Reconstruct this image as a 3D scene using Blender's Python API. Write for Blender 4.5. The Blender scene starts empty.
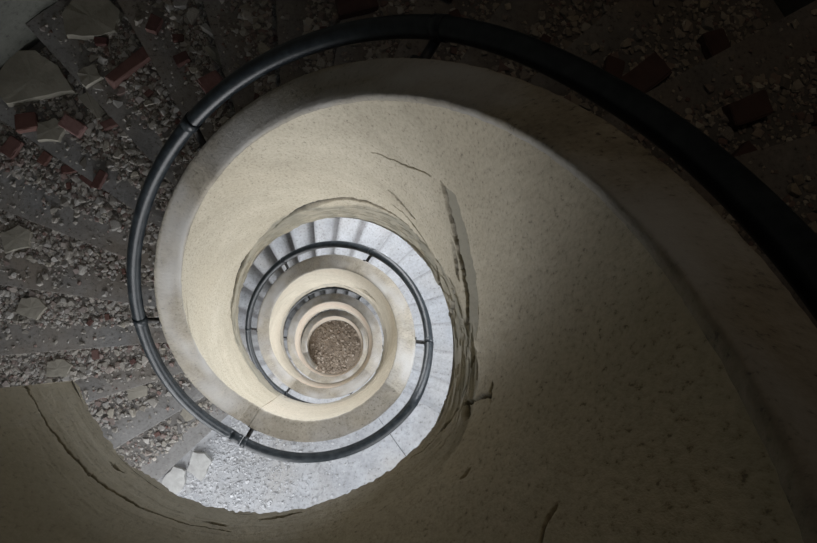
import bpy, bmesh, math, random
import numpy as np
from mathutils import Vector, Matrix
random.seed(7); RNG = np.random.default_rng(11)
C = bpy.context.scene.collection
D = bpy.data
sc = bpy.context.scene
sc.view_settings.view_transform = 'Standard'
sc.view_settings.look = 'None'
sc.view_settings.exposure = 0.0
sc.view_settings.gamma = 1.38
sc.cycles.max_bounces = 8
sc.cycles.diffuse_bounces = 5
sc.cycles.sample_clamp_indirect = 6

# ------------------------------------------------------------------ the spiral: all lengths in units of the well radius, U metres each
U = 0.5
Z0 = 28.0                                   # height of the eye above the bottom floor, in well radii
P = 6.853                                   # storey height
ZT, LA, LB = -7.419, 233.25, 325.88         # parapet top at the first landing below the eye, and where it runs level
ZL, LC, LD = -3.283, 210.54, 321.36         # lower edge of the band at the top landing
WP = 0.208                                  # parapet thickness
RR = 1.360                                  # handrail radius
HP = 1.60                                   # parapet height over the treads
RO = 3.80                                   # outer wall
NR = 21; RA, RZ = -35.3, 223.3              # risers of a flight: first and last angle
RS = (RZ - RA) / (NR - 1)
def prof(ph, a, b):
    ph = np.asarray(ph, float)
    n = np.floor((ph - a) / 360.0); t = ph - a - 360.0 * n
    L = b - a
    x = (t - L) / (360.0 - L)
    k = 0.03
    s = lambda u: .5 * (u + np.sqrt(u * u + k * k * .2))
    g = np.clip(s(x) - s(x - 1), 0, 1)
    return -P * (n + np.where(g < 0.004, 0, g))
def ztop(ph): return np.maximum(ZT + prof(ph, LA, LB), -26.95)
def zlow(ph):
    ph = np.asarray(ph, float)
    return np.where(ph < -140, ZL, ZL + prof(ph + 360.0, LC, LD)) - .17 * np.clip((-112 - ph) / 40, 0, 1)
def tread_z(k, j):                          # height of the tread after riser j (0..NR) of flight k (1 = uppermost)
    return ZT - HP + P * (2 - k) - j * P / NR
FLOOR_Z = tread_z(4, 15) - P / NR
def W(r, ph, z):                            # cylindrical (well radii, degrees) to metres
    a = math.radians(ph)
    return Vector((r * math.cos(a) * U, r * math.sin(a) * U, (z + Z0) * U))
def HZ(z): return (z + Z0) * U
FZ = HZ(-28.0) + (FLOOR_Z + 28.0) * U

# ------------------------------------------------------------------ noise for shaping
_perm = RNG.random(65536)
def _h(ix, iy): return _perm[(ix * 73856093 ^ iy * 19349663) & 65535]
def vnoise(x, y):
    ix = np.floor(x).astype(np.int64); iy = np.floor(y).astype(np.int64)
    fx = x - ix; fy = y - iy
    fx = fx * fx * (3 - 2 * fx); fy = fy * fy * (3 - 2 * fy)
    a = _h(ix, iy); b = _h(ix + 1, iy); c = _h(ix, iy + 1); d = _h(ix + 1, iy + 1)
    return (a + (b - a) * fx) * (1 - fy) + (c + (d - c) * fx) * fy
def fbm(x, y, o=4):
    s = 0; a = .5; t = 0
    for k in range(o):
        s = s + a * vnoise(x + 17.3 * k, y - 9.1 * k); t += a; a *= .5; x = x * 2.03; y = y * 2.03
    return s / t

# ------------------------------------------------------------------ materials
def newmat(name):
    m = D.materials.new(name); m.use_nodes = True
    nt = m.node_tree; b = nt.nodes['Principled BSDF']
    return m, nt, b
def N(nt, t, **kw):
    n = nt.nodes.new(t)
    for k, v in kw.items(): setattr(n, k, v)
    return n
def ramp(nt, src, stops):
    r = N(nt, 'ShaderNodeValToRGB'); e = r.color_ramp.elements
    while len(e) < len(stops): e.new(.5)
    for i, (p, c) in enumerate(stops):
        e[i].position = p; e[i].color = (*c, 1) if len(c) == 3 else c
    nt.links.new(src, r.inputs[0]); return r.outputs[0]
def mixc(nt, fac, a, b, mode='MIX'):
    m = N(nt, 'ShaderNodeMix', data_type='RGBA', blend_type=mode)
    for s, v in ((m.inputs[0], fac), (m.inputs[6], a), (m.inputs[7], b)):
        if hasattr(v, 'is_output'): nt.links.new(v, s)
        elif isinstance(v, (int, float)): s.default_value = v
        else: s.default_value = (*v, 1)
    return m.outputs[2]
def noise(nt, co, scale, detail=4, rough=.6):
    n = N(nt, 'ShaderNodeTexNoise'); n.inputs['Scale'].default_value = scale
    n.inputs['Detail'].default_value = detail; n.inputs['Roughness'].default_value = rough
    nt.links.new(co, n.inputs['Vector']); return n.outputs[0]
def bump(nt, b, h, s=.3, d=.004):
    n = N(nt, 'ShaderNodeBump'); n.inputs['Strength'].default_value = s; n.inputs['Distance'].default_value = d
    nt.links.new(h, n.inputs['Height']); nt.links.new(n.outputs[0], b.inputs['Normal'])
def coords(nt): return N(nt, 'ShaderNodeTexCoord').outputs['Object']
def attr(nt, name): return N(nt, 'ShaderNodeAttribute', attribute_name=name).outputs['Fac']
def surface(name, dark, light, scale, speck=None, speck_scale=60, rough=.9, bs=.35, tint=None, attrs=(), zs=1.0):
    """mottled mineral surface; attrs = (attribute, colour) layers read from the mesh"""
    m, nt, b = newmat(name); co = coords(nt)
    c = ramp(nt, noise(nt, co, scale, 6, .62), [(.3, dark), (.7, light)])
    if tint: c = mixc(nt, ramp(nt, noise(nt, co, scale * .27, 3), [(.45, (0, 0, 0)), (.68, (1, 1, 1))]), c, tint)
    mp = N(nt, 'ShaderNodeMapping'); mp.inputs['Scale'].default_value = (1, 1, zs); nt.links.new(co, mp.inputs['Vector'])
    fine = noise(nt, mp.outputs[0], speck_scale, 3, .7)
    if speck: c = mixc(nt, ramp(nt, fine, [(.30, (1, 1, 1)), (.40, (0, 0, 0))]), c, speck)
    c = mixc(nt, .8, c, ramp(nt, fine, [(.32, (.74, .73, .72)), (.62, (1.08, 1.08, 1.08))]), 'MULTIPLY')
    for a, col in attrs: c = mixc(nt, attr(nt, a), c, col)
    nt.links.new(c, b.inputs['Base Color']); b.inputs['Roughness'].default_value = rough
    b.inputs['Specular IOR Level'].default_value = .25
    bump(nt, b, fine, bs, .004)
    return m
M = {}
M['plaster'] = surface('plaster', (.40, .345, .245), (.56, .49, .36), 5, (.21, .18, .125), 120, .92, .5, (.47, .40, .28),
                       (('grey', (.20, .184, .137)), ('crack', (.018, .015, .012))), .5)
M['plaster_low'] = surface('plaster_lower', (.47, .41, .305), (.63, .565, .435), 6, (.28, .22, .15), 70, .92, .4, (.56, .48, .36),
                       (('grey', (.36, .33, .27)), ('crack', (.03, .025, .02))))
M['plaster_deep'] = surface('plaster_deep', (.50, .41, .31), (.66, .57, .45), 6, (.28, .22, .15), 60, .92, .4, (.62, .46, .34),
                       (('grey', (.36, .33, .27)), ('crack', (.03, .025, .02))))
M['coping'] = surface('coping_cement', (.175, .148, .108), (.34, .295, .222), 9, (.10, .09, .07), 80, .9, .6, (.24, .22, .19), (('grey', (.42, .40, .37)), ('crack', (.04, .035, .03))))
M['side'] = surface('parapet_back', (.22, .21, .19), (.36, .34, .31), 6)
M['tread'] = surface('dusty_tread', (.145, .14, .135), (.25, .243, .235), 7, (.09, .08, .07), 60, .9, .5, (.19, .16, .13), (('dirt_dark', (.07, .058, .047)),))
M['tread_low'] = surface('pale_tread', (.40, .415, .445), (.58, .60, .635), 8, (.25, .24, .23), 60, .85, .4, (.50, .49, .48), (('dirt_dark', (.10, .09, .085)),))  # cool tint of the daylight is put into this colour
M['landing'] = surface('landing_tile', (.27, .28, .30), (.46, .475, .505), 9, (.16, .155, .15), 45, .85, .6, (.38, .37, .36), (('dirt_dark', (.14, .13, .12)),))  # bluish like the treads: daylight tint carried in the tile colour
M['soffit'] = surface('soffit', (.20, .185, .15), (.30, .28, .23), 5)
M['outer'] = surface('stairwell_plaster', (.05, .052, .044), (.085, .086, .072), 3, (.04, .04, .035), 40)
M['ground'] = surface('earth', (.115, .085, .06), (.27, .205, .145), 4.5, (.03, .022, .016), 26, .95, .8)
def stone_mat(name, cols, scale=14):
    m, nt, b = newmat(name); co = coords(nt)
    rnd = N(nt, 'ShaderNodeObjectInfo').outputs['Random']
    base = ramp(nt, rnd, [(i / max(1, len(cols) - 1), c) for i, c in enumerate(cols)])
    n = noise(nt, co, scale, 5)
    c = mixc(nt, .55, base, ramp(nt, n, [(.3, (.35, .33, .31)), (.7, (1, 1, .97))]), 'MULTIPLY')
    nt.links.new(c, b.inputs['Base Color']); b.inputs['Roughness'].default_value = .92
    b.inputs['Specular IOR Level'].default_value = .2
    bump(nt, b, noise(nt, co, 50, 4), .5, .004); return m
M['stone'] = stone_mat('rubble_stone', [(.27, .24, .20), (.36, .335, .30), (.40, .36, .29), (.30, .285, .27), (.43, .405, .365)])
M['slab'] = stone_mat('plaster_slab', [(.24, .22, .175), (.30, .275, .225)], 9)
M['white'] = stone_mat('white_slab', [(.47, .47, .46), (.52, .52, .51)], 20)
M['brick'] = stone_mat('brick', [(.115, .056, .045), (.09, .043, .036), (.13, .07, .06), (.08, .036, .032)], 20)
M['pinkbrick'] = stone_mat('pink_brick', [(.25, .14, .125), (.24, .13, .12)], 25)
def gravel_mat(name, cols):
    m, nt, b = newmat(name)
    r = N(nt, 'ShaderNodeNewGeometry').outputs['Random Per Island']
    c = ramp(nt, r, [(i / (len(cols) - 1), c) for i, c in enumerate(cols)])
    nt.links.new(c, b.inputs['Base Color']); b.inputs['Roughness'].default_value = .95
    b.inputs['Specular IOR Level'].default_value = .2; return m
M['gravel'] = gravel_mat('gravel_mix', [(.12, .105, .088), (.31, .285, .25), (.20, .18, .15), (.38, .345, .30), (.16, .10, .085), (.25, .235, .215), (.43, .405, .37)])
M['crumbs'] = gravel_mat('pale_crumbs', [(.20, .20, .20), (.48, .49, .52), (.31, .315, .33), (.56, .57, .59), (.40, .41, .43)])
M['earthgravel'] = gravel_mat('earth_gravel', [(.10, .072, .05), (.28, .215, .155), (.17, .125, .09), (.42, .34, .26)])
def metal(name, col, col2, rough):
    m, nt, b = newmat(name); co = coords(nt)
    n = noise(nt, co, 30, 5)
    c = ramp(nt, n, [(.42, col), (.75, col2)])
    nt.links.new(c, b.inputs['Base Color']); b.inputs['Roughness'].default_value = rough
    bump(nt, b, n, .15, .002); b.inputs['Specular IOR Level'].default_value = .16; return m
M['rail'] = metal('rail_paint', (.007, .009, .011), (.022, .027, .03), .34)
M['bracket'] = metal('bracket_iron', (.012, .012, .012), (.05, .042, .035), .5)

# ------------------------------------------------------------------ object helpers
def empty(name, label=None, cat=None, group=None, loc=(0, 0, 0)):
    o = D.objects.new(name, None); C.objects.link(o); o.location = loc; o.empty_display_size = .1
    if label: o['label'] = label
    if cat: o['category'] = cat
    if group: o['group'] = group
    return o
def link(name, me, mat, parent=None):
    if mat and not me.materials: me.materials.append(mat)
    o = D.objects.new(name, me); C.objects.link(o)
    if parent:
        o.parent = parent
        o.matrix_parent_inverse = Matrix.Translation(-Vector(parent.location))
    return o
def tag(o, label=None, cat=None, group=None, kind=None):
    for k, v in (('label', label), ('category', cat), ('group', group), ('kind', kind)):
        if v: o[k] = v
    return o
def smooth(me, ang=40):
    me.polygons.foreach_set('use_smooth', [True] * len(me.polygons))
    try: me.set_sharp_from_angle(angle=math.radians(ang))
    except Exception: pass
def grid_mesh(name, X, attrs=None, closed_v=False, flip=False):
    """X: (n, m, 3) array of points -> quad mesh"""
    n, m = X.shape[:2]
    idx = np.arange(n * m).reshape(n, m)
    if closed_v: idx = np.concatenate([idx, idx[:, :1]], 1)
    a, b, c, d = idx[:-1, :-1], idx[1:, :-1], idx[1:, 1:], idx[:-1, 1:]
    q = np.stack([a, b, c, d], -1).reshape(-1, 4)
    if flip: q = q[:, ::-1]
    me = D.meshes.new(name)
    me.vertices.add(n * m); me.vertices.foreach_set('co', X.reshape(-1).astype(np.float32))
    me.loops.add(q.size); me.loops.foreach_set('vertex_index', q.reshape(-1).astype(np.int32))
    me.polygons.add(len(q)); me.polygons.foreach_set('loop_start', (np.arange(len(q)) * 4).astype(np.int32))
    for k, v in (attrs or {}).items():
        at = me.attributes.new(k, 'FLOAT', 'POINT'); at.data.foreach_set('value', np.clip(v, 0, 1).reshape(-1).astype(np.float32))
    me.update(calc_edges=True); me.validate()
    me.polygons.foreach_set('use_smooth', [True] * len(me.polygons))
    return me
def cyl(r, ph, z):
    a = np.radians(ph)
    return np.stack([r * np.cos(a) * U, r * np.sin(a) * U, (z + Z0) * U], -1)

# ------------------------------------------------------------------ cracks of the plaster, as runs of (angle, height, half width in well radii)
CR = [
 ([(34.2, -3.376), (28.4, -3.495), (21.5, -3.623), (12.3, -3.687), (2.6, -3.64), (-8, -3.60)], .0085),
 ([(34.2, -3.376), (28.1, -3.249), (21.5, -3.34), (12.8, -3.377), (3.9, -3.351), (-1.9, -3.318), (-10.4, -3.275), (-14.6, -3.275)], .004),
 ([(18.5, -3.73), (17.1, -3.752), (13.2, -3.80), (9.4, -3.815), (7.5, -3.80)], .024),
 ([(17, -4.60), (14.7, -4.59), (9.2, -4.543), (3.0, -4.447), (-1, -4.36), (-6, -4.33)], .016),
 ([(3, -4.02), (-1.8, -4.128), (-8.6, -4.227), (-13, -4.26)], .026),
 ([(50.5, -4.453), (44.2, -4.475), (36.1, -4.466)], .012),
 ([(47, -4.72), (41.9, -4.654), (35.9, -4.625), (26.9, -4.566), (17.8, -4.473)], .007),
 ([(121.0, -7.09), (109.1, -6.831), (96.8, -6.358), (87.0, -6.022), (69.1, -5.435), (58.9, -5.215), (44.2, -4.915), (32.1, -4.787)], .014),
 ([(100, -6.48), (92, -6.21), (84, -5.95), (75, -5.64)], .024),
 ([(171.8, -8.54), (156.8, -8.196), (142.3, -7.747), (131.3, -7.388), (122.1, -7.12)], .013),
 ([(150, -7.98), (140, -7.66), (131, -7.36)], .026),
 ([(-32.1, -2.985), (-29.7, -2.956), (-27.7, -2.734), (-26.4, -2.60), (-28.1, -2.534)], .006),
 ([(-30.4, -2.924), (-32, -2.86), (-33.3, -2.80)], .011),
 ([(-27.0, -2.609), (-23.8, -2.644)], .007),
 ([(-43.5, -2.266), (-41.3, -2.243)], .008),
 ([(-14.6, -3.275), (-21.5, -3.186), (-29.0, -3.04), (-36, -2.9)], .005),
 ([(-42.4, -1.442), (-39.2, -1.469), (-37.5, -1.479)], .0042),
 ([(-156, -2.93), (-146, -2.93), (-136, -2.94), (-122, -2.93), (-108, -2.93), (-96, -2.92)], .005),
 ([(-131.1, -3.20), (-127.6, -3.22)], .010), ([(-102.4, -3.009), (-97.6, -2.995)], .010), ([(-90.1, -3.156), (-80.7, -3.172)], .012),
 ([(170.5, -6.06), (180.7, -6.22), (193.5, -6.45), (211.7, -6.68)], .007),
 ([(-49.4, -3.15), (-42.5, -3.10), (-34.8, -3.05), (-25.7, -3.15)], .006),
 ([(60, -3.9), (48, -3.72), (38, -3.45)], .004),
]
LOWCR = []
for k in range(46):
    a = random.uniform(240, 1250)
    o = random.uniform(.1, 1.4); run = random.uniform(6, 30); dz = random.uniform(-.25, .1)
    pts = []
    for q in range(5):
        t = q / 4
        pts.append((a + run * t, float(zlow(a + run * t)) + o + dz * t + random.uniform(-.05, .05)))
    LOWCR.append((pts, random.uniform(.006, .022)))
def crack_field(ph, z, cracks):
    ck = np.zeros(ph.shape)
    wob = (fbm(ph * .35, z * 7, 4) - .5)
    for pts, w in cracks:
        s0 = min(p[0] for p in pts) - 4; s1 = max(p[0] for p in pts) + 4
        cols = np.where((ph[:, 0] > s0) & (ph[:, 0] < s1))[0]
        if not len(cols): continue
        i0, i1 = cols[0], cols[-1] + 1
        px = np.radians(ph[i0:i1]); pz = z[i0:i1] + wob[i0:i1] * .06
        best = np.full(px.shape, 9.0)
        L = len(pts) - 1
        for n in range(L):
            ax, az = math.radians(pts[n][0]), pts[n][1]; bx, bz = math.radians(pts[n + 1][0]), pts[n + 1][1]
            dx, dz = bx - ax, bz - az; l2 = dx * dx + dz * dz + 1e-9
            t = np.clip(((px - ax) * dx + (pz - az) * dz) / l2, 0, 1)
            d = np.hypot(px - ax - t * dx, pz - az - t * dz)
            tt = (n + t) / L
            ww = w * (.55 + .85 * np.sin(np.pi * np.clip(tt, .04, .96)))
            best = np.minimum(best, d / ww)
        ck[i0:i1] = np.maximum(ck[i0:i1], np.clip(1.6 - best, 0, 1))
    return ck

# ------------------------------------------------------------------ parapets: one winding per storey
def parapet(a0, a1, label, dphi, nz, cracks, mat, top):
    t = empty('stair_parapet', label, 'parapet', 'windings of the stair parapet', (0, 0, HZ(float(zlow(a1)))))
    ph1 = np.arange(a0, a1 + dphi * .5, dphi); ph1[-1] = a1
    v = np.linspace(0, 1, nz); v = .45 * v + .55 * v ** 2.2
    ragged = (fbm(ph1 * .35, ph1 * 0 + 3, 4) - .5) * .10 + (vnoise(ph1 * 1.1, ph1 * 0) - .5) * .03
    lo = zlow(ph1) + ragged; hi = ztop(ph1) - .055
    lo = np.maximum(lo, FLOOR_Z)
    ph = np.repeat(ph1[:, None], nz, 1); z = lo[:, None] + (hi - lo)[:, None] * v[None]
    ck = crack_field(ph, z, cracks)
    above = z - lo[:, None]
    # broken, layered plaster along the lower edge; a recessed patch between its two edges on the right of the top winding
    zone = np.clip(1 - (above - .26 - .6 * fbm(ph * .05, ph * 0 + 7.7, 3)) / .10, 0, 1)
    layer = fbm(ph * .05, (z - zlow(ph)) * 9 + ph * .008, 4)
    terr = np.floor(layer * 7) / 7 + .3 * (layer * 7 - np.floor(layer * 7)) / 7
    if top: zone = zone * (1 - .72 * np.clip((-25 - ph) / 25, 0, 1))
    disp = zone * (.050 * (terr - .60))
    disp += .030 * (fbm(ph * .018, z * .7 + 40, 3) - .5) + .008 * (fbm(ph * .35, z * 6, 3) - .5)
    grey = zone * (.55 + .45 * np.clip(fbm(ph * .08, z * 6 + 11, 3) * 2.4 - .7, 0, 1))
    if top:
        e1 = np.interp(-ph, [-34.2, -28.4, -21.5, -12.3, -2.6, 8, 16], [-3.376, -3.495, -3.623, -3.687, -3.64, -3.6, -3.5])
        e2 = np.interp(-ph, [-34.2, -28.1, -21.5, -12.8, -3.9, 1.9, 10.4, 16], [-3.376, -3.249, -3.34, -3.377, -3.351, -3.318, -3.275, -3.4])
        inside = np.clip((z - e1) / .02, 0, 1) * np.clip((e2 - z) / .02, 0, 1) * np.clip((34.5 - ph) / 1, 0, 1) * np.clip((ph + 17) / 5, 0, 1)
        disp -= .014 * inside
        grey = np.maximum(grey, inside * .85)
        # the thick lower lip under the top landing
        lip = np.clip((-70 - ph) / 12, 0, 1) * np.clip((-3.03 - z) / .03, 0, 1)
        disp -= .004 * lip; grey = np.maximum(grey, .8 * np.clip((-45 - ph) / 55, 0, 1) * (.75 + .5 * (fbm(ph * .03, z * 1.5, 3) - .5)))  # greying towards the landing end: grime plus shade painted into the colour
    disp -= .035 * ck
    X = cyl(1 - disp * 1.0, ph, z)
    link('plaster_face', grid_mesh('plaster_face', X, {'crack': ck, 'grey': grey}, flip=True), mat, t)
    # the back of the parapet and its underside
    phb = np.arange(a0, a1 + 1.0, 2.0); phb[-1] = a1
    lob = np.maximum(zlow(phb), FLOOR_Z); hib = ztop(phb) - .055
    ring = np.stack([cyl(np.full_like(phb, 1.0), phb, lob + .04), cyl(np.full_like(phb, 1 + WP * .5), phb, lob + .02), cyl(np.full_like(phb, 1 + WP - .012), phb, lob),
                     cyl(np.full_like(phb, 1 + WP - .012), phb, (lob + hib) / 2), cyl(np.full_like(phb, 1 + WP - .012), phb, hib), cyl(np.full_like(phb, 1.02), phb, hib)], 1)
    bk = grid_mesh('back_face', ring)
    smooth(bk, 40); link('back_face', bk, M['side'], t)
    # the two ends of the winding
    for ph_ in (a0, a1):
        bm = bmesh.new()
        l_, h_ = max(float(zlow(ph_)), FLOOR_Z), float(ztop(ph_)) - .055
        q = [bm.verts.new(W(r, ph_, z_)) for r, z_ in ((1.0, l_), (1 + WP - .012, l_), (1 + WP - .012, h_), (1.0, h_))]
        bm.faces.new(q)
        me = D.meshes.new('end_face'); bm.to_mesh(me); bm.free(); link('end_face', me, mat, t)
    # coping: a rounded cement cap
    phc = np.arange(a0, a1 + .2, .5 if top else 1.0); phc[-1] = a1
    zt = ztop(phc); n1 = (fbm(phc * .4, phc * 0 + 2, 4) - .5) * .009
    cs = [(.994, -.075), (.990, -.05), (.990, -.02), (1.000, -.003), (1.03, .0), (1.08, .003), (1.13, .003), (1.17, .0), (1 + WP - .012, -.004), (1 + WP, -.02), (1 + WP, -.06), (1 + WP - .02, -.08)]
    K = np.stack([cyl(r + n1 * (1 if r < 1.02 else .7 if r > 1.19 else .2), phc, zt + dz + (vnoise(phc * 1.3, phc * 0 + q) - .5) * .006) for q, (r, dz) in enumerate(cs)], 1)
    phg = np.repeat(phc[:, None], len(cs), 1)
    wear = np.clip(fbm(phg * .05, np.arange(len(cs))[None] * .3 + 0 * phg, 3) * 2.4 - 1.0, 0, .8)
    seam = np.zeros_like(phg)
    link('coping', grid_mesh('coping', K, {'grey': wear, 'crack': seam}), M['coping'], t)
    return t
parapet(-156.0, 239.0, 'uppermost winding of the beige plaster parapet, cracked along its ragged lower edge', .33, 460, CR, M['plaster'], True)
parapet(239.25, 593.0, 'second winding down of the parapet, cream inside with a pitted grey coping', .7, 130, LOWCR, M['plaster_low'], False)
parapet(593.0, 953.0, 'third winding down of the parapet, cream ring above the innermost one', 1.0, 90, LOWCR, M['plaster_deep'], False)
parapet(953.0, 1312.0, 'lowest winding of the parapet, the innermost cream ring around the earth floor', 1.2, 70, LOWCR, M['plaster_deep'], False)

# ------------------------------------------------------------------ steps and landings
def wedge(a, b, ztop_, zb_a, zb_b, r0, r1, nose=.035, na=6, nrad=10, dirt_dark=None):
    """solid step between angles a (back, under the higher riser) and b (front, with a small nosing)"""
    bn = b + math.degrees(nose / 2.2)
    rs = np.linspace(r0, r1, nrad); tt = np.linspace(0, 1, na)
    bm = bmesh.new(); lay = bm.verts.layers.float.new('dirt_dark')
    top = []
    for i, r in enumerate(rs):
        row = []
        for t in tt:
            ang = a + (b + math.degrees(nose / r) - a) * t
            v = bm.verts.new(W(r, ang, ztop_ + random.uniform(-.004, .004) * (0 < t < 1)))
            v[lay] = (dirt_dark(t, r) if dirt_dark else 0); row.append(v)
        top.append(row)
    for i in range(nrad - 1):
        for j in range(na - 1): bm.faces.new((top[i][j], top[i + 1][j], top[i + 1][j + 1], top[i][j + 1]))
    nz = -.06
    n0 = [bm.verts.new(W(r, b + math.degrees(nose / r), ztop_ + nz)) for r in rs]
    n1 = [bm.verts.new(W(r, b, ztop_ + nz)) for r in rs]
    for v in n1: v[lay] = .3
    low = []
    for r in rs:
        row = []
        for t in tt:
            v = bm.verts.new(W(r, a + (b - a) * t, zb_a + (zb_b - zb_a) * t)); v[lay] = .3 * (t == 1); row.append(v)
        low.append(row)
    for i in range(nrad - 1):
        bm.faces.new((top[i][-1], top[i + 1][-1], n0[i + 1], n0[i])); bm.faces.new((n0[i], n0[i + 1], n1[i + 1], n1[i]))
        bm.faces.new((n1[i], n1[i + 1], low[i + 1][-1], low[i][-1])); bm.faces.new((low[i][0], low[i + 1][0], top[i + 1][0], top[i][0]))
        for j in range(na - 1): bm.faces.new((low[i][j], low[i][j + 1], low[i + 1][j + 1], low[i + 1][j]))
    for k in (0, -1):
        for j in range(na - 1):
            if j < na - 2: bm.faces.new((top[k][j], top[k][j + 1], low[k][j + 1], low[k][j]))
            else: bm.faces.new((top[k][j], top[k][j + 1], n0[k], n1[k], low[k][j + 1], low[k][j]))
    bmesh.ops.recalc_face_normals(bm, faces=bm.faces)
    me = D.meshes.new('step'); bm.to_mesh(me); bm.free()
    return me
R0 = 1 + WP
flab = {1: 'uppermost stair flight, grey steps strewn with masonry rubble', 2: 'second stair flight down, pale dusty steps beside the blue-black handrail',
        3: 'third stair flight down, thin pale sliver inside the second winding', 4: 'lowest stair flight, small bright steps near the earth floor'}
llab = {0: 'top landing slab behind the nearest dark part of the parapet', 1: 'pale landing scattered with plaster crumbs below the uppermost flight',
        2: 'second landing down, mostly hidden inside the second winding', 3: 'lowest landing, hidden behind the innermost parapet ring'}
def zsof(ph):                                # soffit under the stairs at angle ph
    return float(zlow(ph - 0.0)) + .02
for k in (1, 2, 3, 4):
    o = 360.0 * (k - 1)
    fl = empty('stair_flight', flab[k], 'stairs', 'flights of the spiral stair', (0, 0, HZ(tread_z(k, NR))))
    for j in range(1, NR):
        z = tread_z(k, j)
        if z < FLOOR_Z + .05: break
        a = RA + RS * (j - 1) + o; b = a + RS
        s1 = (random.random() * .3 + .35)
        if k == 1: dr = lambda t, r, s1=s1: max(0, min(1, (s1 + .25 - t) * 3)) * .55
        else: dr = lambda t, r, s1=s1: max((.62 if t < .34 else .0) * (1 if j > 8 else .06), .45 * (t < .05), .5 * (t > .95))  # darker back third on the later steps, dark lines at both edges
        me = wedge(a, b, z, max(zsof(a), FLOOR_Z - .3), max(min(zsof(b), z - .4), FLOOR_Z - .3), R0, RO - .01, dirt_dark=dr, na=9 if k > 1 else 6)
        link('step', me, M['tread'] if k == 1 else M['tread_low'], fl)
for k in (0, 1, 2, 3):
    o = 360.0 * (k - 1)
    la = empty('stair_landing', llab[k], 'landing', 'landings of the spiral stair', (0, 0, HZ(tread_z(k, NR))))
    z = tread_z(k, NR)
    a_, m_, b_ = (RZ if k else 204.5), 306.0, 360 + RA
    zb = ZL - P * k + .03
    link('slab', wedge(a_ + o, m_ - .25 + o, z, zb, zb, R0, RO, nose=0.0, na=40, nrad=10), M['landing'], la)
    link('slab', wedge(m_ + o, b_ + o, z - .01, zb, zb, R0, RO, na=14, nrad=10), M['landing'], la)

# ------------------------------------------------------------------ handrail
def tube(pts, rad, nseg=14, caps=True):
    pts = np.array([tuple(p) for p in pts]); n = len(pts)
    T = np.gradient(pts, axis=0); T /= np.linalg.norm(T, axis=1)[:, None] + 1e-12
    up = np.array([0, 0, 1.0]); A = np.cross(T, up)
    bad = np.linalg.norm(A, axis=1) < 1e-4; A[bad] = (1, 0, 0)
    A /= np.linalg.norm(A, axis=1)[:, None]; B = np.cross(A, T)
    th = np.linspace(0, 2 * np.pi, nseg, endpoint=False)
    rad = np.broadcast_to(np.asarray(rad, float), (n,))
    X = pts[:, None] + rad[:, None, None] * (np.cos(th)[None, :, None] * A[:, None] + np.sin(th)[None, :, None] * B[:, None])
    me = grid_mesh('tube', X, closed_v=True)
    if caps:
        bm = bmesh.new(); bm.from_mesh(me); bm.verts.ensure_lookup_table()
        bm.faces.new([bm.verts[i] for i in range(nseg)]); bm.faces.new([bm.verts[(n - 1) * nseg + i] for i in range(nseg)][::-1])
        bmesh.ops.recalc_face_normals(bm, faces=bm.faces); bm.to_mesh(me); bm.free()
    return me
RT = .054
def zr(ph):
    t = min(1, max(0, (62 - ph) / 40)); return float(ztop(ph)) + .022 - .10 * t * t * (3 - 2 * t)
BR = [-66, 55.7, 118, 179.9, 241.0, 352.7, 416.1, 476.7, 533, 594, 655, 712, 774, 835, 893, 954, 1015]
hl = ['dark handrail of the uppermost winding, thick near the top right corner', 'blue-black handrail on the second winding down above the pale landing',
      'thin dark handrail hidden beside the third winding down']
for n, (a, b) in enumerate(((-150, 239.5), (240.5, 592), (593, 950))):
    hr = empty('handrail', hl[n], 'handrail', 'handrails of the spiral stair', (0, 0, HZ(zr(b))))
    ph = np.linspace(a, b, int((b - a) / 1.5))
    link('rail', tube([W(RR, p, zr(p)) for p in ph], RT * U, 18), M['rail'], hr)
    for p in BR:
        if not a - 2 <= p < b - .5: continue
        z = zr(p)
        pts = [W(RR, p, z - .03), W(RR - .03, p, z - .075), W(RR - .07, p, z - .10), W(RR - .11, p, z - .105), W(1 + WP - .02, p, z - .11)]
        bk = link('bracket', tube(pts, .024 * U, 8), M['bracket'], hr)
        pl = tube([W(1 + WP + .012, p, z - .11), W(1 + WP - .012, p, z - .11)], .055 * U, 12)
        q = link('mount_plate', pl, M['bracket'], bk)
        cl = link('collar', tube([W(RR, p - 1.1, zr(p - 1.1)), W(RR, p, zr(p)), W(RR, p + 1.1, zr(p + 1.1))], RT * U * 1.09, 18), M['rail'], hr)

# ------------------------------------------------------------------ the stairwell shell and the floor
WIN = []                                     # (angle centre, half width, z0, z1)
for k in (1, 2, 3):
    t = tread_z(k, NR)
    WIN.append((245 + 360 * (k - 1), 15, t + .3, t + 4.4))
    WIN.append((305 + 360 * (k - 1), 15, t + .9, t + 4.4))
    WIN.append((392 + 360 * (k - 1), 20, t + 1.1, t + 3.4))
WIN.append((442, 12, tread_z(1, NR) - 2.0, tread_z(1, NR) + .9))  # opening added to brighten the steps of the second flight
WIN.append((270 + 720, 15, FLOOR_Z + .1, FLOOR_Z + 3.6))  # opening added at ground level to light the earth floor
def in_win(ph, z):
    for c, h, a, b in WIN:
        if abs((ph - c + 180) % 360 - 180) < h and a < z < b: return True
    return False
bm = bmesh.new()
phs = np.arange(0, 361, 5.0)
zs = sorted(set([FLOOR_Z, 3.4] + [round(x, 4) for w in WIN for x in w[2:]] + list(np.arange(-26, 3, 2.0))))
vv = [[bm.verts.new(W(RO, p, z)) for p in phs[:-1]] for z in zs]
npn = len(phs) - 1
for i in range(len(zs) - 1):
    for j in range(npn):
        if in_win(phs[j] + 2.5, (zs[i] + zs[i + 1]) / 2): continue
        bm.faces.new((vv[i][j], vv[i + 1][j], vv[i + 1][(j + 1) % npn], vv[i][(j + 1) % npn]))
me = D.meshes.new('wall_outer'); bm.to_mesh(me); bm.free()
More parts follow.
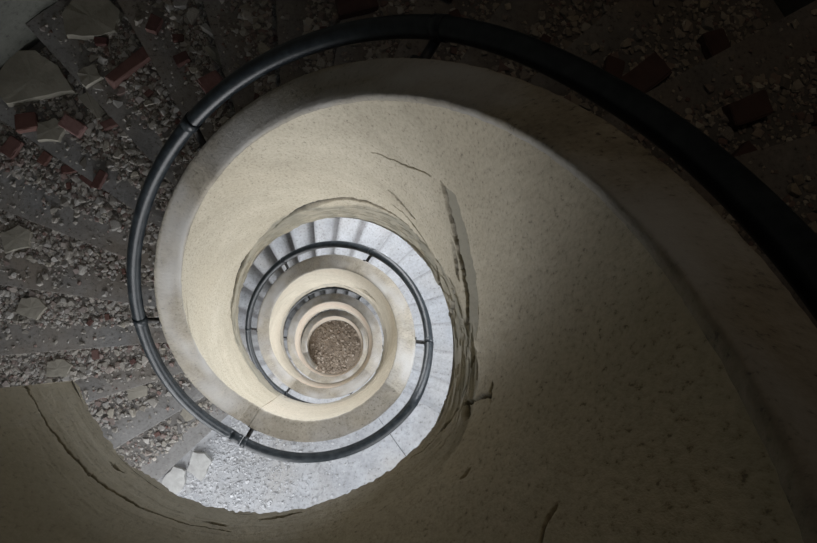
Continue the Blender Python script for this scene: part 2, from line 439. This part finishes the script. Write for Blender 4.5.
tag(link('wall_outer', me, M['outer']), kind='structure')
def disc(name, r, z, mat, n=72):
    bm = bmesh.new(); vs = [bm.verts.new(W(r, 360 * i / n, z)) for i in range(n)]; bm.faces.new(vs)
    me = D.meshes.new(name); bm.to_mesh(me); bm.free(); return tag(link(name, me, mat), kind='structure')
disc('floor', RO + .2, FLOOR_Z, M['ground']); disc('ceiling', RO + .2, 3.4, M['outer'])
glass, nt, b = newmat('window_glass'); b.inputs['Transmission Weight'].default_value = 1; b.inputs['Roughness'].default_value = .1; b.inputs['Base Color'].default_value = (.95, .97, 1, 1)
frame_m = metal('window_paint', (.25, .25, .24), (.40, .39, .37), .6)
for n, (c, h, z0, z1) in enumerate(WIN):
    # weathered frame set in the opening (panes gone, the opening is bare)
    bm = bmesh.new()
    def bar(p0, p1, wd):
        d = (p1 - p0).normalized(); rad = Vector((p0.x + p1.x, p0.y + p1.y, 0)).normalized(); s = d.cross(rad).normalized()
        q = [bm.verts.new(p + s * a * wd + rad * b_ * wd) for p in (p0, p1) for a, b_ in ((-1, -1), (1, -1), (1, 1), (-1, 1))]
        for f in ((0, 1, 2, 3), (7, 6, 5, 4), (0, 4, 5, 1), (1, 5, 6, 2), (2, 6, 7, 3), (3, 7, 4, 0)): bm.faces.new([q[i] for i in f])
    A, B_, C_, D_ = W(RO, c - h, z0), W(RO, c + h, z0), W(RO, c + h, z1), W(RO, c - h, z1)
    for p0, p1 in ((A, B_), (B_, C_), (C_, D_), (D_, A), ((A + B_) / 2, (C_ + D_) / 2)): bar(p0, p1, .025)
    bmesh.ops.recalc_face_normals(bm, faces=bm.faces)
    me = D.meshes.new('window'); bm.to_mesh(me); bm.free()
    tag(link('window_%d' % (n + 1), me, frame_m), kind='structure')

# ------------------------------------------------------------------ rubble
def hull(pts, name):
    bm = bmesh.new()
    for p in pts: bm.verts.new(p)
    r = bmesh.ops.convex_hull(bm, input=bm.verts)
    for v in [v for v in bm.verts if not v.link_faces]: bm.verts.remove(v)
    bmesh.ops.recalc_face_normals(bm, faces=bm.faces)
    z0 = min(v.co.z for v in bm.verts)
    for v in bm.verts: v.co.z -= z0
    me = D.meshes.new(name); bm.to_mesh(me); bm.free(); return me
def chunk_mesh(seed, flat):
    g = np.random.default_rng(seed); n = g.integers(6, 9)
    th = np.sort(g.random(n) * 2 * np.pi); rr_ = g.uniform(.75, 1.05, n)
    pts = []
    for t, r in zip(th, rr_):
        x, y = math.cos(t) * r, math.sin(t) * r * g.uniform(.65, .9)
        pts.append((x * .5, y * .5, 0)); pts.append((x * .5 * g.uniform(.72, .98), y * .5 * g.uniform(.72, .98), flat * g.uniform(.75, 1.1)))
    me = hull(pts, 'plaster_chunk')
    bm = bmesh.new(); bm.from_mesh(me)
    bmesh.ops.bevel(bm, geom=bm.edges[:], offset=.02, segments=1, affect='EDGES')
    bm.to_mesh(me); bm.free(); return me
def slab_mesh(outline, th, name='slab', wob=.0):
    """irregular flat slab from an outline in metres, worn arrises"""
    bm = bmesh.new(); n = len(outline); g = random.Random(len(outline) * 7 + int(th * 1e4))
    fine = []
    for i in range(n):
        a, b = outline[i], outline[(i + 1) % n]
        for t in (0, .33, .66): fine.append((a[0] + (b[0] - a[0]) * t + g.uniform(-1, 1) * .006, a[1] + (b[1] - a[1]) * t + g.uniform(-1, 1) * .006))
    lo = [bm.verts.new((x, y, 0)) for x, y in fine]; hi = [bm.verts.new((x * .965, y * .965, th + g.uniform(-.002, .002))) for x, y in fine]
    m = len(fine)
    bm.faces.new(lo[::-1])
    c = bm.verts.new((0, 0, th * 1.05))
    for i in range(m):
        bm.faces.new((lo[i], lo[(i + 1) % m], hi[(i + 1) % m], hi[i])); bm.faces.new((hi[i], hi[(i + 1) % m], c))
    bmesh.ops.recalc_face_normals(bm, faces=bm.faces)
    me = D.meshes.new(name); bm.to_mesh(me); bm.free(); return me
def brick_mesh(l, w, h, seed):
    g = random.Random(seed); bm = bmesh.new()
    bmesh.ops.create_cube(bm, size=1)
    for v in bm.verts:
        v.co = Vector((v.co.x * l * (1 + g.uniform(-.12, .12)), v.co.y * w * (1 + g.uniform(-.12, .12)), (v.co.z + .5) * h))
    bmesh.ops.bevel(bm, geom=bm.edges[:], offset=.05 * w, segments=2, affect='EDGES')
    bmesh.ops.subdivide_edges(bm, edges=[e for e in bm.edges if e.calc_length() > .3 * l], cuts=3)
    for v in bm.verts: v.co += Vector((g.uniform(-1, 1), g.uniform(-1, 1), g.uniform(-.3, .3))) * .025 * w
    me = D.meshes.new('brick'); bm.to_mesh(me); bm.free(); return me
def tread_at(ph):                            # tread of the uppermost flight (or first landing) at an angle
    if ph >= RZ: return tread_z(1, NR), NR
    j = int(math.floor((ph - RA) / RS)) + 1
    return tread_z(1, j), j
placed = {}
def put(name, me, mat, ph, r, rot, label, cat, group=None, rad=.05, tilt=(0, 0), scale=(1, 1, 1), dz=0.0):
    z, j = tread_at(ph)
    o = link(name, me, mat); o.location = W(r, ph, z) + Vector((0, 0, dz)); o.rotation_euler = (tilt[0], tilt[1], rot); o.scale = scale
    tag(o, label, cat, group)
    placed.setdefault(j, []).append((o.location.x, o.location.y, rad)); return o
R = math.radians
# large pieces one can point to
def sl(name, ph, r, rot, outline, th, label, mat='slab', tilt=(0, 0), rad=None, cat='rubble', dz=0):
    if mat == 'slab': outline = [(x * .80, y * .80) for x, y in outline]; th *= .6
    k = rad or max(math.hypot(*p) for p in outline) * .8
    return put(name, slab_mesh(outline, th, name), M[mat], ph, r, R(rot), label, cat, None, k, tilt, dz=dz)
sl('plaster_slab', 125.3, 3.45, 10, [(-.16, -.09), (-.02, -.12), (.13, -.10), (.17, .02), (.10, .12), (-.08, .13), (-.17, .05)], .06, 'largest beige broken slab near the top edge, on an upper step')
sl('plaster_slab', 138.2, 3.50, -20, [(-.20, -.14), (-.08, -.20), (.07, -.10), (.24, .02), (.10, .13), (-.06, .17), (-.20, .10)], .07, 'large pale pointed slab at the far left of the rubble near the outer wall')
sl('plaster_slab', 142.8, 3.05, 15, [(-.09, -.05), (.02, -.07), (.09, .0), (.04, .07), (-.07, .06)], .05, 'smaller pale slab lying against the foot of the large pointed slab')
sl('plaster_slab', 134.6, 2.95, -47, [(-.10, -.025), (.09, -.035), (.10, .03), (-.09, .04)], .035, 'narrow pale slanted slab at a step edge beside the long red brick')
sl('plaster_slab', 131.3, 3.02, 35, [(-.06, -.05), (.05, -.055), (.06, .05), (-.05, .055)], .04, 'squarish grey slab on a step edge left of the long red brick')
sl('plaster_slab', 108.6, 2.50, 80, [(-.07, -.06), (.06, -.055), (.02, .08)], .045, 'pale grey triangular slab on the step above the handrail')
sl('concrete_slab', 226.8, 2.50, 62, [(-.075, -.055), (.0, -.075), (.085, -.04), (.07, .04), (-.01, .06), (-.07, .05)], .04, 'white broken slab on the landing, outermost of the pair', 'white')
sl('concrete_slab', 229.6, 2.16, 70, [(-.085, -.05), (.04, -.065), (.08, .0), (.06, .065), (-.06, .06)], .045, 'white broken slab on the landing, nearest the handrail of the pair', 'white')
sl('plaster_slab', 199.7, 2.13, 20, [(-.07, -.04), (.05, -.05), (.075, .02), (.0, .06), (-.07, .04)], .035, 'pale flat slab on the third step up from the landing')
sl('plaster_slab', 213.5, 1.78, 40, [(-.06, -.045), (.045, -.05), (.06, .02), (.01, .055), (-.06, .04)], .03, 'tan flat slab on the lowest step near the handrail')
sl('plaster_slab', 163.2, 3.12, 30, [(-.10, -.06), (.04, -.085), (.10, -.01), (.06, .07), (-.07, .075)], .05, 'grey slab by the outer end of the dark left-hand steps')
sl('plaster_slab', 176.0, 2.95, -10, [(-.09, -.05), (.05, -.07), (.09, .02), (.02, .08), (-.08, .05)], .045, 'grey rounded slab on the step below the left edge clean strip')
sl('plaster_slab', 189.0, 2.80, 5, [(-.08, -.05), (.05, -.06), (.09, .01), (.03, .07), (-.07, .05)], .045, 'dull grey slab on the fourth step up from the landing')
def bk(ph, r, rot, l, w, h, label, mat='brick', seed=1):
    l, w, h = l * .8, w * .74, h * .75
    return put('brick_fragment', brick_mesh(l, w, h, seed), M[mat], ph, r, R(rot), label, 'brick', None, l * .5)
bk(124.6, 2.87, 42, .29, .075, .06, 'longest red brick piece lying aslant across a grey step', seed=2)
bk(111.6, 2.26, 35, .12, .10, .055, 'pinkish brick lump just outside the upper handrail', 'pinkbrick', 3)
bk(135.8, 3.31, 80, .11, .06, .05, 'upright-lying small red brick beside the pale slanted slab', seed=4)
bk(144.3, 3.28, 10, .12, .11, .055, 'dark red square brick among grey chunks at the left', seed=5)
bk(139.9, 2.93, -30, .14, .085, .055, 'pink-red brick half in the middle of the left rubble', 'pinkbrick', 6)
bk(149.0, 3.42, 60, .13, .10, .055, 'dark red brick at the left frame edge', seed=7)
bk(134.6, 2.70, 25, .10, .055, .045, 'small red brick under the edge of the slanted slab', seed=8)
bk(126.2, 3.22, 0, .07, .05, .045, 'tiny red brick bit below the largest beige slab', seed=9)
bk(117.0, 2.95, 70, .09, .07, .05, 'red brick lump on the step above the long brick', seed=10)
bk(115.2, 2.56, 30, .08, .06, .05, 'round red brick bit on the step near the pinkish lump', seed=11)
bk(146.9, 2.84, 15, .09, .05, .045, 'red brick chip by a step edge, left of the handrail', seed=12)
bk(146.6, 2.62, -40, .10, .06, .05, 'red brick piece a few steps above the grey strip', seed=13)
bk(145.3, 2.40, 65, .11, .05, .05, 'upright red brick sliver near the handrail, left of the long bracket', seed=14)
bk(32.8, 2.68, 40, .20, .12, .06, 'large brownish red brick beside the handrail at the top right', seed=15)
bk(35.8, 2.52, 75, .11, .08, .055, 'dark red brick close to the handrail above the large brownish one', seed=16)
bk(22.5, 2.95, 20, .15, .10, .06, 'dark red brick on a dim step at the right edge', seed=17)
bk(29.8, 3.2, 110, .22, .10, .06, 'long dark red brick on a dim step at the top right', seed=18)
bk(79.5, 2.42, 15, .20, .10, .06, 'flat dull red brick behind the top of the handrail', seed=19)
bk(66.0, 2.6, -30, .14, .09, .055, 'dull red brick in the shade above the top of the parapet', seed=20)
bk(17.2, 2.8, 50, .12, .08, .055, 'dark red brick in the deep shade near the right frame edge', seed=21)
# medium chunks: individuals sharing meshes
protos = [chunk_mesh(100 + i, f) for i, f in enumerate((.28, .35, .42, .5, .3, .38, .55, .33, .45, .25))]
bprotos = [brick_mesh(1.0, .7, .55, 40 + i) for i in range(4)]
ordinal = {1: 'first', 2: 'second', 3: 'third', 4: 'fourth', 5: 'fifth', 6: 'sixth', 7: 'seventh', 8: 'eighth', 9: 'ninth', 10: 'tenth', 11: 'eleventh', 12: 'twelfth', 13: 'thirteenth', 14: 'fourteenth', 15: 'fifteenth', 16: 'sixteenth', 17: 'seventeenth'}
for j in range(4, NR):
    up = NR - j
    a = RA + RS * (j - 1)
    left = j >= 10
    want = 21 if left else 11
    rmax = {19: 2.6, 20: 2.3, 18: 3.0}.get(j, 3.6)
    got = 0; tries = 0
    while got < want and tries < 900:
        tries += 1
        r = random.uniform(1.45, rmax) if left else random.uniform(1.9, 3.55)
        f = random.uniform(.10, .62 if j > 9 else .85)
        ph = a + RS * f
        far = (r - 1.4) / 2.2
        s = random.choice([.035, .042, .05, .06, .075, .095]) * (.65 + .55 * far)
        edge = min(f, 1 - f) * math.radians(RS) * r * U
        if edge < s * .45: continue
        p = W(r, ph, 0)
        if any(math.hypot(p.x - x, p.y - y) < (q + s * .5) * .95 for x, y, q in placed.get(j, [])): continue
        isb = random.random() < (.10 if left else .22)
        stp = f'the {ordinal[up]} step up from the landing'
        if isb:
            put('brick_fragment', random.choice(bprotos), M['brick'], ph, r, random.uniform(0, 6.28), f'small red brick chip lying loose on {stp}', 'brick', f'brick chips on {stp}', s * .5, (0, 0), (s * .8,) * 3)
        else:
            put('plaster_chunk', random.choice(protos), M['stone'], ph, r, random.uniform(0, 6.28), f'small grey-beige plaster chunk lying loose on {stp}', 'rubble', f'plaster chunks on {stp}', s * .5, (0, 0), (s, s, s * random.uniform(.7, 1.1)))
        got += 1
# fine gravel nobody could count
GP = []
for i in range(8):
    g = np.random.default_rng(500 + i)
    pts = g.normal(size=(12, 3)); pts /= np.linalg.norm(pts, axis=1)[:, None]; pts[:, 2] *= .6; pts *= g.uniform(.75, 1.1, (12, 1))
    bm = bmesh.new(); [bm.verts.new(p) for p in pts]; bmesh.ops.convex_hull(bm, input=bm.verts)
    for v in [v for v in bm.verts if not v.link_faces]: bm.verts.remove(v)
    bmesh.ops.triangulate(bm, faces=bm.faces); bm.verts.index_update()
    GP.append((np.array([v.co[:] for v in bm.verts]), np.array([[v.index for v in f.verts] for f in bm.faces]))); bm.free()
def gravel(name, items, mat, label):
    V, F = [], []; n = 0
    for p, s in items:
        v, f = random.choice(GP); c, q = math.cos(t := random.uniform(0, 6.28)), math.sin(t)
        x = v * s
        V.append(np.stack([x[:, 0] * c - x[:, 1] * q + p[0], x[:, 0] * q + x[:, 1] * c + p[1], x[:, 2] + p[2] + s * .25], 1)); F.append(f + n); n += len(v)
    me = D.meshes.new(name); me.from_pydata(np.concatenate(V).tolist(), [], np.concatenate(F).tolist())
    o = link(name, me, mat); return tag(o, label, 'gravel', None, 'stuff')
for j in range(4, NR):
    a = RA + RS * (j - 1); up = NR - j; items = []
    n = 2300 if j >= 9 else 1500
    split = random.uniform(.58, .72)
    while len(items) < n:
        r = math.sqrt(random.uniform(1.25 ** 2, 3.7 ** 2)); f = random.random()
        dens = 1.0 if f < split else .10
        if j >= 19: dens *= (.5 if r > 2 else .25)
        wv = float(vnoise(np.array([r * 2.3 + j * 7]), np.array([f * 3.0]))[0])
        if random.random() > dens * (.25 + 1.1 * wv):
            if j >= 19 and random.random() < .25: n -= 1
            continue
        s = min(.026, .0068 * math.exp(random.gauss(.1, .5)))
        ph = a + RS * (.015 + .97 * f)
        items.append((W(r, ph, tread_z(1, j)), s))
    gravel('gravel', items, M['gravel'], f'fine grey gravel and dust spread over the {ordinal[up]} step up from the landing')
items = []
while len(items) < 5200:
    ph = RZ + 3 + abs(random.gauss(0, 26)); r = random.uniform(1.3, 3.7)
    if ph > 320: continue
    items.append((W(r, ph, tread_z(1, NR)), min(.018, .0042 * math.exp(random.gauss(.2, .5)))))
gravel('plaster_crumbs', items, M['crumbs'], 'fine pale plaster crumbs spread over the landing beside the white slabs')
items = []
while len(items) < 2600:
    r = math.sqrt(random.random()) * 1.6
    items.append((W(r, random.uniform(0, 360), FLOOR_Z), min(.035, .012 * math.exp(random.gauss(.1, .6)))))
gravel('gravel', items, M['earthgravel'], 'brown earth and gravel covering the floor at the foot of the well')

# ------------------------------------------------------------------ camera
f_px = 691.6
cam = D.cameras.new('camera'); co = D.objects.new('camera', cam); C.objects.link(co)
cam.sensor_width = 36; cam.lens = f_px / 817 * 36; cam.clip_start = .02; cam.clip_end = 100
n = Vector((-0.09441382, -0.116582, -0.9886833)).normalized()
rot = n.rotation_difference(Vector((0, 0, -1)))
co.matrix_world = Matrix.Translation((.343 * U, -.286 * U, Z0 * U)) @ rot.to_matrix().to_4x4()
sc.camera = co

# ------------------------------------------------------------------ light: daylight through the window openings, two added fill spots above
def area(loc, aim, sx, sy, power, col):
    l = D.lights.new('daylight', 'AREA'); l.shape = 'RECTANGLE'; l.size = sx; l.size_y = sy; l.energy = power; l.color = col
    o = D.objects.new('daylight', l); C.objects.link(o); o.location = loc
    o.rotation_euler = (Vector(aim) - Vector(loc)).to_track_quat('-Z', 'Y').to_euler(); return o
for n, (c, h, z0, z1) in enumerate(WIN):
    zc = (z0 + z1) / 2
    pw = (38, 19, 64, 45, 40, 60, 45, 40, 50, 45, 60)[n]
    area(W(RO + .12, c, zc), W(0, c, zc + (.3 if n == 0 else -.8)), 2 * h / 57.3 * RO * U * .95, (z1 - z0) * U * .95, pw, (.95, .97, 1.0) if n != 2 else (.86, .92, 1.0))
l = D.lights.new('cool_fill', 'SPOT'); l.energy = 4.2; l.color = (.66, .80, 1.0); l.spot_size = R(38); l.spot_blend = 1.0; l.shadow_soft_size = .25  # added cool spot without a fixture, lifts the left treads
o = D.objects.new('cool_fill', l); C.objects.link(o); o.location = W(.9, -20, 3.2); o.rotation_euler = (W(1.5, 128, -6.0) - o.location).to_track_quat('-Z', 'Y').to_euler()
l = D.lights.new('warm_fill', 'SPOT'); l.energy = 6.0; l.color = (1.0, .80, .58); l.spot_size = R(95); l.spot_blend = 1.0; l.shadow_soft_size = .2  # added warm fill for the dim treads at the top right
o = D.objects.new('warm_fill', l); C.objects.link(o); o.location = W(3.0, 60, 3.1); o.rotation_euler = (W(2.7, 30, -4) - o.location).to_track_quat('-Z', 'Y').to_euler()
w = D.worlds.new('world'); sc.world = w; w.use_nodes = True
w.node_tree.nodes['Background'].inputs[0].default_value = (.75, .86, 1, 1); w.node_tree.nodes['Background'].inputs[1].default_value = .6
